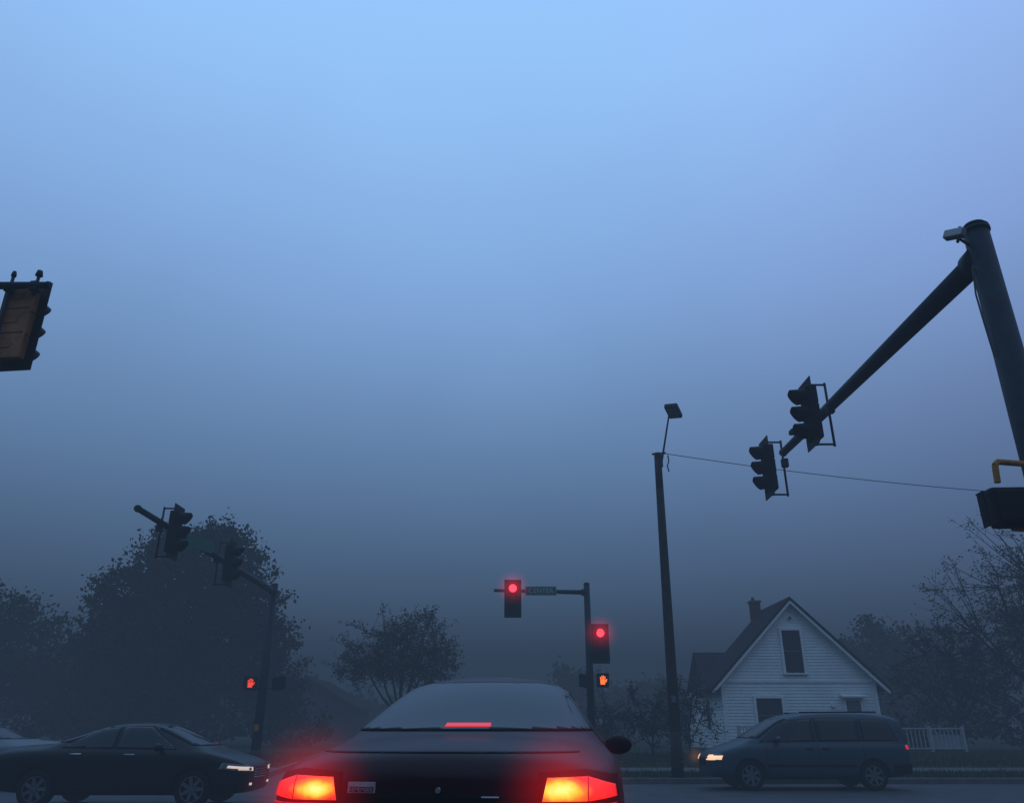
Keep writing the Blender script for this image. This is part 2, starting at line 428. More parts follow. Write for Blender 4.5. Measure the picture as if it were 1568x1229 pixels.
def window(par,x0,x1,z0,z1,y,name,hood=False,curt=False):
    xm=(x0+x1)/2; zm=(z0+z1)/2
    box(name+'_pane',(xm,y-.045,zm),(x1-x0,.02,z1-z0),M_win,par)
    if curt: box(name+'_blind',(xm,y-.058,z1-(z1-z0)*.22),((x1-x0)*.9,.004,(z1-z0)*.4),M_curt,par)
    for s in(-1,1): box(name+'_jamb',(xm+s*((x1-x0)/2+.05),y-.055,zm),(.1,.07,z1-z0+.2),M_trim,par)
    box(name+'_head',(xm,y-.06,z1+.06),(x1-x0,.07,.12),M_trim,par)
    box(name+'_sill',(xm,y-.075,z0-.05),(x1-x0+.26,.12,.06),M_trim,par)
    box(name+'_rail',(xm,y-.06,zm),(x1-x0-.002,.03,.04),M_curt,par)
    if hood: box(name+'_hood',(xm,y-.16,z1+.17),(x1-x0+.4,.3,.06),M_trim,par,0,(.3,0,0))
window(H,11.58,12.36,3.3,5.02,gy,'attic_window')
window(H,10.17,11.23,.95,2.28,gy,'front_window')
window(H,13.9,14.5,1.1,2.2,gy,'small_window',True,True)
box('gable_vent',(12.03,gy-.04,5.52),(.24,.04,.24),M_trim,H,0,(0,.785,0))
box('gable_vent_louver',(12.03,gy-.065,5.52),(.14,.02,.14),M_curt,H,0,(0,.785,0))
box('frieze_band',(px,gy-.035,ez+.0),(6.3,.03,.1),M_trim,H)
box('meter_box',(13.35,gy-.08,2.0),(.16,.1,.1),M_trim,H)
box('side_window_pane',(gx0-.04,37.4,1.7),(.03,.6,1.2),M_win,H)
box('side_window_frame',(gx0-.03,37.4,1.7),(.03,.8,1.4),M_trim,H)
box('chimney',(11.68,38.6,5.85),(.42,.46,1.75),M_brick,H,.01)
box('chimney_cap',(11.68,38.6,6.74),(.52,.56,.1),M_conc,H,.01)
tube('chimney_flue',(11.62,38.6,6.79),(11.62,38.6,6.96),.08,.07,M_brick,H)
tube('vent_pipe',(8.72,38.7,2.4),(8.72,38.7,3.85),.05,.05,M_steel,H)
box('rear_wing',(12,41.7,1.5),(5.6,4.3,2.6),M_siding,H)
slab('rear_roof_front',[(41.7,4.55),(39.3,2.7)],9.2,15,.14,M_shing,H,'x')
slab('rear_roof_back',[(41.7,4.55),(44.1,2.7)],9.2,15,.14,M_shing,H,'x')
box('foundation',(12.03,37.25,.2),(6.56,4.56,.22),M_conc,H)
def railing(name,x0,x1,y,z0,h,n,m,posts=2):
    e=empty(name,(0,0,0))
    box('top_rail',((x0+x1)/2,y,z0+h),(x1-x0,.06,.05),m,e)
    box('bottom_rail',((x0+x1)/2,y,z0+.1),(x1-x0,.05,.05),m,e)
    for i in range(n): box('baluster_%d'%i,(x0+(i+.5)*(x1-x0)/n,y,z0+h/2+.05),(.03,.03,h-.1),m,e)
    for i in range(posts): box('post_%d'%i,(x0+i*(x1-x0)/(posts-1),y,z0+h/2+.02),(.09,.09,h+.12),m,e)
    return e
e=railing('porch_railing',15.1,17.7,33.4,.3,.82,16,M_rail,3)
box('skirting_board',(17.1,33.5,.65),(1.1,.03,.5),M_rail,e)
railing('porch_railing',8.95,9.75,33.6,.3,.85,6,M_rail,2)
D=empty('distant_house',(-16.2,66,.2))
mobj('walls',[(-3.6,0,0),(3.6,0,0),(3.6,0,2.6),(0,0,4.6),(-3.6,0,2.6),(-3.6,8,0),(3.6,8,0),(3.6,8,2.6),(0,8,4.6),(-3.6,8,2.6)],
     [(0,1,2,3,4),(5,9,8,7,6),(0,4,9,5),(1,6,7,2)],M_brick,D)
slab('roof_l',[(0,4.62),(-4.1,2.35)],-.4,8.4,.14,M_shing,D); slab('roof_r',[(0,4.62),(4.1,2.35)],-.4,8.4,.14,M_shing,D)
box('window',(1.2,-.03,1.3),(.9,.04,1.1),M_win,D)

# ------------------------------------------------------------------ trees
def leafmesh(name,pts,size,m,parent,rr):
    v=[];f=[]
    for p in pts:
        s=size*rr.uniform(.55,1.3)
        a=Vector((rr.gauss(0,1),rr.gauss(0,1),rr.gauss(0,1))).normalized()
        b=a.orthogonal().normalized(); 
        b=(b*math.cos(rr.uniform(0,6.28))+a.cross(b)*math.sin(rr.uniform(0,6.28))).normalized()
        n=len(v)
        v+=[p-a*s*.5,p+b*s*.3,p+a*s*.5,p-b*s*.3]
        f.append((n,n+1,n+2,n+3))
    return mobj(name,v,f,m,parent)
def lobetree(name,base,lobes,nclump,nleaf,lsize,m,seed,csize=.8,trunk=.45):
    rr=random.Random(seed); e=empty(name,base); pts=[]; v=[];f=[]
    tot=sum(l[3]*l[4] for l in lobes); top=max(l[2] for l in lobes)
    tube_geo(v,f,(0,0,-.3),(0,0,top*.45),trunk,trunk*.65,10)
    for l in lobes:
        cx,cy,cz,rx,rzz=l
        mid=Vector((cx*.3,cy*.3,top*.45)); c=Vector((cx,cy,cz))
        tube_geo(v,f,(0,0,top*.25),mid,trunk*.55,trunk*.45,8); tube_geo(v,f,mid,c,trunk*.4,trunk*.18,8)
        k=max(3,int(nclump*l[3]*l[4]/tot))
        for i in range(k):
            d=Vector((rr.gauss(0,1),rr.gauss(0,1),rr.gauss(0,1))).normalized()
            r=rr.uniform(.35,1.02)
            q=Vector((cx+d.x*rx*r,cy+d.y*rx*r,cz+d.z*rzz*r))
            if rr.random()<.4: tube_geo(v,f,c,q,.05,.02,4,False)
            cs=csize*rr.uniform(.5,1.2)
            for j in range(nleaf):
                pts.append(q+Vector((rr.gauss(0,.40*cs),rr.gauss(0,.40*cs),rr.gauss(0,.31*cs))))
    mobj('trunk_and_limbs',v,f,M_bark,e); leafmesh('foliage',pts,lsize,m,e,rr)
    return e
def fantree(name,base,fork,c,rad,nb,m,seed,lsize,nl,trunk=.14,csize=.3,flat=.35):
    rr=random.Random(seed); e=empty(name,base); v=[];f=[];pts=[]
    F=Vector((0,0,fork)); tube_geo(v,f,(0,0,-.2),F,trunk,trunk*.8,10)
    C=Vector(c); mains=[]
    for i in range(9):
        a=6.28*i/9+rr.uniform(-.3,.3); el=rr.uniform(.15,1.0)
        t=Vector((C.x+rad[0]*.6*math.cos(a)*(1-el*.5),C.y+rad[1]*.6*math.sin(a)*(1-el*.5),C.z+rad[2]*(el*.9-.35)))
        mid=F.lerp(t,.5)+Vector((rr.uniform(-.1,.1),rr.uniform(-.1,.1),-.15))
        tube_geo(v,f,F,mid,trunk*.5,trunk*.36,6,False); tube_geo(v,f,mid,t,trunk*.36,trunk*.2,6,False)
        mains+= [mid,t,mid.lerp(t,.5)]
    for i in range(nb):
        d=Vector((rr.gauss(0,1),rr.gauss(0,1),rr.gauss(0,1))).normalized(); r=rr.random()**.4*1.03
        if d.z<-flat: d.z=-flat*rr.random()
        wob=1+.13*math.sin(3.1*math.atan2(d.y,d.x)+seed)+.10*math.sin(7*d.x+seed)
        q=C+Vector((d.x*rad[0],d.y*rad[1],d.z*rad[2]))*r*wob
        s=min(mains,key=lambda p:(p-q).length)
        k=s.lerp(q,.5)+Vector((rr.gauss(0,.08),rr.gauss(0,.08),rr.gauss(0,.08)))
        tube_geo(v,f,s,k,.028,.02,4,False); tube_geo(v,f,k,q,.02,.008,4,False)
        for t in range(5):
            w=q+Vector((rr.gauss(0,csize),rr.gauss(0,csize),rr.gauss(.08,csize*.9)))
            tube_geo(v,f,k.lerp(q,rr.uniform(.4,1)),w,.010,.005,3,False)
            for j in range(nl): 
                pts.append(q.lerp(w,rr.uniform(.2,1.05))+Vector((rr.gauss(0,.07),rr.gauss(0,.07),rr.gauss(0,.07))))
    mobj('trunk_and_branches',v,f,M_bark,e); leafmesh('foliage',pts,lsize,m,e,rr)
    return e
lobetree('maple_tree',(-18.6,46,.3),[(0,0,8.6,4.4,3.2),(-3.2,0,7.2,2.6,2.4),(3.2,-.5,7.2,2.5,2.7),(-4.4,.5,4.6,2.1,2.3),(4.6,0,4.6,2.2,2.6),(0,-1,4.4,4.2,2.8),(-1.5,0,10.4,1.6,1.3),(1.5,0,10.9,1.5,1.3),(5.2,0,2.2,2.2,1.9),(-4.0,0,2.0,2.8,2.0),(0,-1,1.8,3.8,1.8)],1100,60,.27,M_leafA,3,1.0)
lobetree('deciduous_tree',(-31.5,50,.3),[(0,0,6.4,3.4,2.5),(-3.8,0,5.4,3,3.4),(3.4,0,4.2,2.4,2.4),(0,0,2.8,5,2.5)],380,55,.29,M_leafA,5,1.1)
lobetree('deciduous_tree',(-25.5,54,.3),[(0,0,4,5,3.0),(-4,0,3,3,2.5),(5,0,3.2,4,2.4)],280,50,.32,M_leafA,6,1.2)
fantree('crabapple_tree',(-5.05,38,.25),1.3,(0,0,3.7),(2.9,2.4,2.2),260,M_leafB,11,.12,10,.14,.33,.5)
fantree('deciduous_tree',(21.0,33,.28),2.0,(0,0,5.2),(3.7,3.2,3.7),230,M_leafB,21,.12,6,.2,.45,.8)
fantree('deciduous_tree',(19.0,36,.28),1.0,(0,0,2.7),(3.2,2.5,2.4),180,M_leafB,22,.14,8,.14,.4,.9)
fantree('deciduous_tree',(25.0,35,.28),1.5,(0,0,4.4),(3.4,2.8,4.0),180,M_leafB,23,.15,8,.2,.45,.8)
lobetree('deciduous_tree',(28,62,.3),[(0,0,6.0,3.3,2.5),(-3,0,4.4,2.4,2.4),(3.2,0,4.6,2.6,2.6),(0,0,2.4,4.5,2.2)],340,46,.33,M_leafC,8,1.1)
fantree('shrub',(5.0,30.5,.2),.3,(0,0,1.15),(1.1,.9,1.1),60,M_leafB,31,.10,8,.05,.22,.8)
fantree('shrub',(6.6,31.8,.25),.3,(0,0,1.5),(1.2,1,1.5),60,M_leafB,32,.10,8,.05,.25,.8)
fantree('shrub',(3.6,32.8,.25),.3,(0,0,1.0),(.9,.9,.9),40,M_leafB,33,.10,8,.05,.22,.8)
rr=random.Random(99); pts=[];v=[];f=[]
for (x,y,h,w) in [(7,88,8.0,3.0),(13,92,6.3,4),(18,95,7,4.5),(24,90,6,4),(1,105,4,5),(-8,105,4.5,5),(-16,95,5,5),(-26,92,8,5),(-40,85,9,6),(-52,80,9,6),(34,85,7,5),(44,80,9,6),(56,75,9,6),(66,70,10,6),(-62,75,10,6),(30,105,7,6),(-34,110,8,6),(3,120,5,6)]:
    tube_geo(v,f,(x,y,0),(x,y,h*.6),.3,.2,6)
    for c in range(60):
        d=Vector((rr.gauss(0,1),rr.gauss(0,1),rr.gauss(0,1))).normalized()*rr.uniform(.3,1)
        q=Vector((x+d.x*w,y+d.y*w,h*.5+d.z*h*.46))
        for j in range(22): pts.append(q+Vector((rr.gauss(0,.55),rr.gauss(0,.55),rr.gauss(0,.42))))
e=empty('distant_trees'); mobj('trunks',v,f,M_bark,e); leafmesh('foliage',pts,.75,M_leafC,e,rr)
pts=[]
for k in range(12000):
    x=rr.uniform(16.5,40) if rr.random()<.4 else rr.uniform(-45,-9)
    y=36+rr.gauss(0,.6)+ (6 if x<0 else 1); pts.append(Vector((x,y,.2+abs(rr.gauss(0,.55))+.3*math.sin(x*1.3)+.3)))
e=empty('hedge'); leafmesh('foliage',pts,.26,M_leafA,e,rr)

# ------------------------------------------------------------------ vehicles
def sect(w,zb,zbelt,wr,zr):
    h=zr-zbelt
    return [(0,zb),(.7*w,zb),(.95*w,zb+.06),(w,zb+.25 if zbelt-zb>.5 else zb+.12),(w*.995,zbelt-.13),(.965*w,zbelt-.01),
            (.92*w,zbelt+min(.03,.3*h)),(wr+.05,zr-min(.14,.55*h)),(wr-.05,zr-min(.05,.25*h)),(.5*wr,zr-min(.008,.05*h)),(0,zr+.006)]
def vehicle(name,loc,rz_,st,wheels,wr_,paint,lvl=2):
    e=empty(name,loc,rz_)
    n=11; verts=[];faces=[]
    for (y,w,zb,zbelt,wr,zr) in st:
        s=sect(w,zb,zbelt,wr,zr)
        for (x,z) in s: verts.append((x,y,z))
        for (x,z) in s[1:-1]: verts.append((-x,y,z))
    ring=2*n-2
    def idx(k,i,side):
        if side>0 or i in(0,n-1): return k*ring+i
        return k*ring+n+i-1
    for k in range(len(st)-1):
        for side in(1,-1):
            for i in range(n-1):
                q=(idx(k,i,side),idx(k,i+1,side),idx(k+1,i+1,side),idx(k+1,i,side))
                faces.append(q if side<0 else q[::-1])
    for k in(0,len(st)-1):
        for i in range(n-1):
            q=[idx(k,i,1),idx(k,i+1,1),idx(k,i+1,-1),idx(k,i,-1)]
            u=[]; [u.append(a) for a in q if a not in u]
            faces.append(tuple(u))
    tmp=mobj('tmp',verts,faces,paint)
    bm=bmesh.new(); bm.from_mesh(tmp.data); bmesh.ops.recalc_face_normals(bm,faces=bm.faces); bm.to_mesh(tmp.data); bm.free()
    sub=tmp.modifiers.new('s','SUBSURF'); sub.levels=lvl; sub.render_levels=lvl
    cut=[]
    for wy in wheels:
        v=[];f=[]
        for sx in(-1,1): tube_geo(v,f,(sx*.62,wy,wr_),(sx*1.2,wy,wr_),wr_+.06,wr_+.06,36)
        c=mobj('cut',v,f,M_blk); cut.append(c)
        bm=bmesh.new(); bm.from_mesh(c.data); bmesh.ops.recalc_face_normals(bm,faces=bm.faces); bm.to_mesh(c.data); bm.free()
        b=tmp.modifiers.new('b','BOOLEAN'); b.operation='DIFFERENCE'; b.object=c; b.solver='EXACT'
    bpy.context.view_layer.update()
    me=bpy.data.meshes.new_from_object(tmp.evaluated_get(bpy.context.evaluated_depsgraph_get()))
    for o in cut+[tmp]: bpy.data.objects.remove(o)
    me.name='body'; 
    for p in me.polygons: p.use_smooth=True
    try: me.set_sharp_from_angle(angle=math.radians(40))
    except Exception as ex: print(ex)
    body=bpy.data.objects.new('body',me); col.objects.link(body); body.parent=e
    me.materials.clear(); me.materials.append(paint)
    for wy in wheels:
        for sx in(-1,1):
            v=[];f=[];x0=sx*.66;x1=sx*.86
            prof=[(x0,wr_*.8),(x0,wr_*.97),(x0+sx*.03,wr_),(x1-sx*.03,wr_),(x1,wr_*.95),(x1,wr_*.68),(x1-sx*.03,wr_*.66)]
            sg=32
            for (px_,r) in prof:
                for i in range(sg):
                    t=6.28318*i/sg; v.append((px_,wy+r*math.cos(t),wr_+r*math.sin(t)))
            for j in range(len(prof)-1):
                for i in range(sg): f.append((j*sg+i,j*sg+(i+1)%sg,(j+1)*sg+(i+1)%sg,(j+1)*sg+i))
            mobj('tyre',v,f,M_tyre,e,True)
            v=[];f=[]
            tube_geo(v,f,(x1-sx*.08,wy,wr_),(x1-sx*.075,wy,wr_),wr_*.66,wr_*.66,28)
            mobj('wheel_back',v,f,M_blk,e)
            v=[];f=[]
            tube_geo(v,f,(x1-sx*.06,wy,wr_),(x1-sx*.01,wy,wr_),.06,.05,14)
            for k in range(7):
                t=6.28318*k/7
                d=Vector((0,math.cos(t),math.sin(t))); tt=Vector((0,-math.sin(t),math.cos(t)))
                c=Vector((x1-sx*.03,wy,wr_)); q=len(v)
                for rr_,ww in((.04,.035),(wr_*.67,.028)):
                    for dx in(-.015,.012):
                        v.append(c+d*rr_-tt*ww+Vector((dx*sx*-1,0,0))); v.append(c+d*rr_+tt*ww+Vector((dx*sx*-1,0,0)))
                f+=[(q,q+1,q+5,q+4),(q+2,q+6,q+7,q+3),(q,q+4,q+6,q+2),(q+1,q+3,q+7,q+5)]
            for i in range(28):
                t0=6.28318*i/28;t1=6.28318*(i+1)/28; q=len(v)
                for t in(t0,t1):
                    for r in(wr_*.6,wr_*.68): v.append((x1-sx*.012,wy+r*math.cos(t),wr_+r*math.sin(t)))
                f.append((q,q+1,q+3,q+2))
            mobj('rim',v,f,M_rim,e)
    def patch(pname,view,poly,m,off=.006,ylim=None,thr=.2):
        bm=bmesh.new(); bm.from_mesh(me); bm.normal_update()
        dirs={'R':Vector((1,0,0)),'L':Vector((-1,0,0)),'B':Vector((0,-1,.45)).normalized(),'F':Vector((0,1,.45)).normalized(),'T':Vector((0,0,1))}
        d=dirs[view]
        kill=[fc for fc in bm.faces if fc.normal.dot(d)<thr or (ylim and not(ylim[0]<=fc.calc_center_median().y<=ylim[1]))]
        bmesh.ops.delete(bm,geom=kill,context='FACES')
        A=sum(poly[i][0]*poly[(i+1)%len(poly)][1]-poly[(i+1)%len(poly)][0]*poly[i][1] for i in range(len(poly)))
        if A<0: poly=poly[::-1]
        for i in range(len(poly)):
            a=poly[i];b=poly[(i+1)%len(poly)]
            nx,ny=(b[1]-a[1]),-(b[0]-a[0])
            if view in'RL': co=Vector((0,a[0],a[1]));no=Vector((0,nx,ny))
            elif view in'BF': co=Vector((a[0],0,a[1]));no=Vector((nx,0,ny))
            else: co=Vector((a[0],a[1],0));no=Vector((nx,ny,0))
            bmesh.ops.bisect_plane(bm,geom=bm.verts[:]+bm.edges[:]+bm.faces[:],plane_co=co,plane_no=no.normalized(),clear_outer=True)
        if not bm.faces: print('EMPTY PATCH',name,pname); bm.free(); return
        bm.normal_update()
        mv=[(v_,v_.normal.copy()) for v_ in bm.verts]
        for v_,nn in mv: v_.co+=nn*off
        o=bmobj(pname,bm,m,e,True)
        o.data.materials.clear(); o.data.materials.append(m)
        s_=o.modifiers.new('t','SOLIDIFY'); s_.thickness=off*1.3; s_.offset=-1
        return o
    def inset(poly,k):
        cx=sum(p[0] for p in poly)/len(poly);cy=sum(p[1] for p in poly)/len(poly)
        out=[]
        for p in poly:
            d=Vector((p[0]-cx,p[1]-cy)); L=d.length; out.append((cx+d.x*(1+k/L),cy+d.y*(1+k/L)))
        return out
    def glass(pname,view,poly,ylim=None,thr=.2):
        patch(pname+'_seal',view,inset(poly,.028),M_blk,.004,ylim,thr)
        patch(pname,view,poly,M_glass,.008,ylim,thr)
    return e,patch,glass
def mirror(e,side,y,z,w,paint):
    bm=bmesh.new(); bmesh.ops.create_uvsphere(bm,u_segments=20,v_segments=12,radius=1)
    for v in bm.verts:
        v.co=Vector((v.co.x*.115,v.co.y*.085*(1 if v.co.y>0 else .25),v.co.z*.075))
    o=bmobj('mirror',bm,paint,e,True); o.location=(side*(w+.11),y,z)
    tube('mirror_stalk',(side*(w-.08),y+.05,z-.05),(side*(w+.08),y+.02,z-.03),.035,.03,M_blk,e,10)
SED=[(0,.68,.34,.80,.52,.90),(.03,.74,.30,.86,.58,.985),(.12,.82,.27,.90,.66,1.035),(.35,.88,.24,.93,.70,1.065),(.85,.90,.22,.955,.71,1.085),(1.0,.905,.2,.96,.71,1.10),
     (1.85,.91,.2,.965,.615,1.40),(2.1,.91,.2,.965,.61,1.455),(2.55,.91,.2,.96,.61,1.475),(2.95,.91,.2,.955,.60,1.455),(3.15,.91,.2,.95,.60,1.41),(3.9,.90,.2,.93,.70,1.04),(4.1,.89,.2,.90,.70,.98),(4.5,.86,.22,.82,.66,.87),(4.78,.78,.25,.72,.58,.77),(4.85,.68,.3,.62,.5,.68)]
SEDW=(.95,3.85)
SA=[(0,.76,.34,.80,.54,.92),(.03,.82,.30,.87,.60,1.00),(.12,.885,.27,.92,.67,1.055),(.35,.93,.24,.96,.71,1.085),(.75,.95,.22,.985,.73,1.105),(.92,.95,.2,.99,.74,1.12),
    (1.45,.945,.2,.995,.69,1.33),(1.85,.94,.2,.995,.62,1.465),(2.1,.94,.2,.99,.59,1.515),(2.55,.94,.2,.98,.58,1.54),(2.95,.94,.2,.97,.58,1.52),(3.2,.93,.2,.96,.60,1.45),(3.95,.92,.2,.94,.70,1.06),(4.15,.90,.2,.91,.70,1.0),(4.5,.87,.22,.83,.66,.88),(4.78,.78,.25,.72,.58,.77),(4.85,.68,.3,.62,.5,.68)]
yaw=-math.radians(5.2)
e,patch,glass=vehicle('sedan',(-.365,4.33,-.045),yaw,SA,SEDW,.32,M_pA,3)
glass('rear_window','B',[(-.76,1.140),(.76,1.140),(.745,1.20),(.60,1.43),(.40,1.455),(-.40,1.455),(-.60,1.43),(-.745,1.20)],(.8,2.05),.12)
for s_,vw in((1,'R'),(-1,'L')):
    glass('side_window_rear',vw,[(1.40,1.06),(2.25,1.05),(2.25,1.42),(1.85,1.38)])
    glass('side_window_front',vw,[(2.33,1.05),(3.5,1.03),(2.9,1.42),(2.33,1.43)])
    mirror(e,s_,3.15,1.02,.89,M_pA)
glass('windshield','F',[(-.68,1.08),(.68,1.08),(.55,1.45),(-.55,1.45)],(3,4.1),.2)
def lampmat(name,cx,cz,r1,hot):
    m=bpy.data.materials.new(name); m.use_nodes=True; nt=m.node_tree; b=nt.nodes['Principled BSDF']
    b.inputs['Base Color'].default_value=(.3,.01,.01,1); b.inputs['Roughness'].default_value=.15
    tc=nt.nodes.new('ShaderNodeTexCoord'); mp=nt.nodes.new('ShaderNodeMapping')
    mp.inputs['Location'].default_value=(-cx/r1,0,-cz/(r1*.42)); mp.inputs['Scale'].default_value=(1/r1,0,1/(r1*.42))
    nt.links.new(tc.outputs['Object'],mp.inputs[0])
    ln=nt.nodes.new('ShaderNodeVectorMath'); ln.operation='LENGTH'; nt.links.new(mp.outputs[0],ln.inputs[0])
    nz=nt.nodes.new('ShaderNodeTexNoise'); nz.inputs['Scale'].default_value=12; nt.links.new(tc.outputs['Object'],nz.inputs['Vector'])
    ad_=nt.nodes.new('ShaderNodeMath'); ad_.operation='MULTIPLY_ADD'; ad_.inputs[1].default_value=.26
    nt.links.new(nz.outputs['Fac'],ad_.inputs[0]); nt.links.new(ln.outputs['Value'],ad_.inputs[2])
    sb_=nt.nodes.new('ShaderNodeMath'); sb_.operation='SUBTRACT'; sb_.inputs[1].default_value=.13; nt.links.new(ad_.outputs[0],sb_.inputs[0])
    rp=nt.nodes.new('ShaderNodeValToRGB'); cr=rp.color_ramp
    cr.elements[0].position=0; cr.elements[0].color=hot
    cr.elements[1].position=1; cr.elements[1].color=(.45,.006,.010,1)
    a=cr.elements.new(.26); a.color=(1,.50,.04,1)
    a=cr.elements.new(.41); a.color=(1,.13,.012,1)
    a=cr.elements.new(.56); a.color=(1,.018,.012,1)
    nt.links.new(sb_.outputs[0],rp.inputs[0]); nt.links.new(rp.outputs[0],b.inputs['Emission Color'])
    vo=nt.nodes.new('ShaderNodeTexVoronoi'); vo.inputs['Scale'].default_value=70; nt.links.new(tc.outputs['Object'],vo.inputs['Vector'])
    mr=nt.nodes.new('ShaderNodeMapRange'); mr.inputs[3].default_value=1.7; mr.inputs[4].default_value=1.4
    nt.links.new(vo.outputs['Distance'],mr.inputs[0]); nt.links.new(mr.outputs[0],b.inputs['Emission Strength'])
    return m
for s_ in(1,-1):
    patch('tail_lamp_surround','B',[(s_*.50,.66),(s_*.89,.64),(s_*.89,.93),(s_*.72,.955),(s_*.50,.945)],M_blk,.008,(-.1,.6),.1)
    patch('tail_lamp_lower','B',[(s_*.52,.68),(s_*.87,.66),(s_*.87,.808),(s_*.52,.804)],M_reddim,.014,(-.1,.6),.1)
    patch('tail_lamp_upper','B',[(s_*.515,.818),(s_*.74,.820),(s_*.87,.835),(s_*.865,.885),(s_*.74,.918),(s_*.54,.918)],lampmat('brake_lamp',.605 if s_>0 else -.625,.868,.30 if s_>0 else .25,(1,.82,.25,1)),.016,(-.1,.6),.1)
    patch('lamp_rib','B',[(s_*.735,.818),(s_*.741,.818),(s_*.741,.92),(s_*.735,.92)],M_reddim,.0175,(-.1,.6),.1)
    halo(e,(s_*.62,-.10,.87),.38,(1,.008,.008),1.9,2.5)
patch('centre_brake_lamp','B',[(-.145,1.150),(.145,1.150),(.140,1.172),(-.140,1.172)],M_chmsl,.011,(.8,2),.12)
patch('trunk_seam','B',[(-.70,1.030),(.70,1.030),(.70,1.036),(-.70,1.036)],M_blk,.003,(-.1,.6),.0)
patch('garnish_strip','B',[(-.5,.80),(.5,.80),(.5,.84),(-.5,.84)],M_blk,.006,(-.1,.6),.1)
patch('sticker','B',[(-.46,.850),(-.32,.850),(-.32,.900),(-.46,.900)],M_stick,.010,(-.1,.6),.1)
patch('sticker_band','B',[(-.452,.855),(-.328,.855),(-.328,.878),(-.452,.878)],M_blk,.0115,(-.1,.6),.1)
text('sticker_text','REMEMBER',.025,(-.39,-.016,.866),M_stick,e)
patch('license_plate','B',[(-.16,.60),(.16,.60),(.16,.74),(-.16,.74)],M_stick,.010,(-.1,.6),.1)
patch('bumper_seam','B',[(-.9,.642),(.9,.642),(.9,.650),(-.9,.650)],M_blk,.004,(-.1,.6),.0)
tube('trunk_lock',(0,-.02,.865),(0,.03,.865),.013,.013,M_chrome,e,14)
box('badge',(.26,-.012,.835),(.09,.010,.010),M_chrome,e,.004)
# black sedan
e,patch,glass=vehicle('sedan',(-9.75,16.9,-.25),-math.pi/2,SED,SEDW,.33,M_pB,2)
for s_,vw in((1,'R'),(-1,'L')):
    glass('side_window_rear',vw,[(1.30,1.03),(2.25,1.02),(2.25,1.38),(1.85,1.34)])
    glass('side_window_front',vw,[(2.33,1.02),(3.45,1.0),(2.85,1.38),(2.33,1.39)])
    patch('door_handle_a',vw,[(1.5,.90),(1.72,.90),(1.72,.925),(1.5,.925)],M_chrome,.02)
    patch('door_handle_b',vw,[(2.5,.89),(2.72,.89),(2.72,.915),(2.5,.915)],M_chrome,.02)
    for yy in(1.38,2.29,3.42): patch('door_seam',vw,[(yy,.35),(yy+.008,.35),(yy+.008,.95),(yy,.95)],M_blk,.003)
    patch('sill',vw,[(1.35,.22),(3.45,.22),(3.45,.30),(1.35,.30)],M_blk,.012)
    mirror(e,s_,3.15,1.04,.86,M_pB)
    patch('head_lamp_housing',vw,[(4.30,.66),(4.85,.60),(4.85,.71),(4.36,.77)],M_headoff,.012,None,.1)
    patch('head_lamp',vw,[(4.45,.68),(4.80,.65),(4.80,.69),(4.47,.72)],M_headw,.016,None,.1)
    patch('head_lamp_front','F',[(s_*.50,.62),(s_*.80,.64),(s_*.80,.70),(s_*.50,.68)],M_headw,.012,(4.3,5),.1)
    patch('tail_lamp',vw,[(0,.76),(.10,.76),(.12,.86),(0,.88)],M_ember,.012,None,.1)
    patch('fog_lamp','F',[(s_*.5,.38),(s_*.60,.38),(s_*.60,.42),(s_*.5,.42)],M_headw,.012,(4.3,5),.1)
glass('windshield','F',[(-.68,1.06),(.68,1.06),(.55,1.40),(-.55,1.40)],(3,4),.2)
glass('rear_window','B',[(-.70,1.12),(.70,1.12),(.56,1.39),(-.56,1.39)],(.9,2.05),.12)
for k in range(4): patch('grille_bar_%d'%k,'F',[(-.38,.50+k*.045),(.38,.50+k*.045),(.38,.515+k*.045),(-.38,.515+k*.045)],M_chrome,.012,(4.3,5),.1)
# silver car behind it
e,patch,glass=vehicle('hatchback',(-11.4,21.9,-.25),math.pi/2,SED,SEDW,.32,M_pD,2)
for s_,vw in((1,'R'),(-1,'L')):
    glass('side_window_rear',vw,[(1.30,1.03),(2.25,1.02),(2.25,1.38),(1.85,1.34)])
    glass('side_window_front',vw,[(2.33,1.02),(3.45,1.0),(2.85,1.38),(2.33,1.39)])
    patch('tail_lamp',vw,[(0,.76),(.10,.76),(.12,.86),(0,.88)],M_ember,.012,None,.1)
    mirror(e,s_,3.15,1.04,.86,M_pD)
glass('windshield','F',[(-.68,1.06),(.68,1.06),(.55,1.40),(-.55,1.40)],(3,4),.2)
glass('rear_window','B',[(-.70,1.12),(.70,1.12),(.56,1.39),(-.56,1.39)],(.9,2.05),.12)
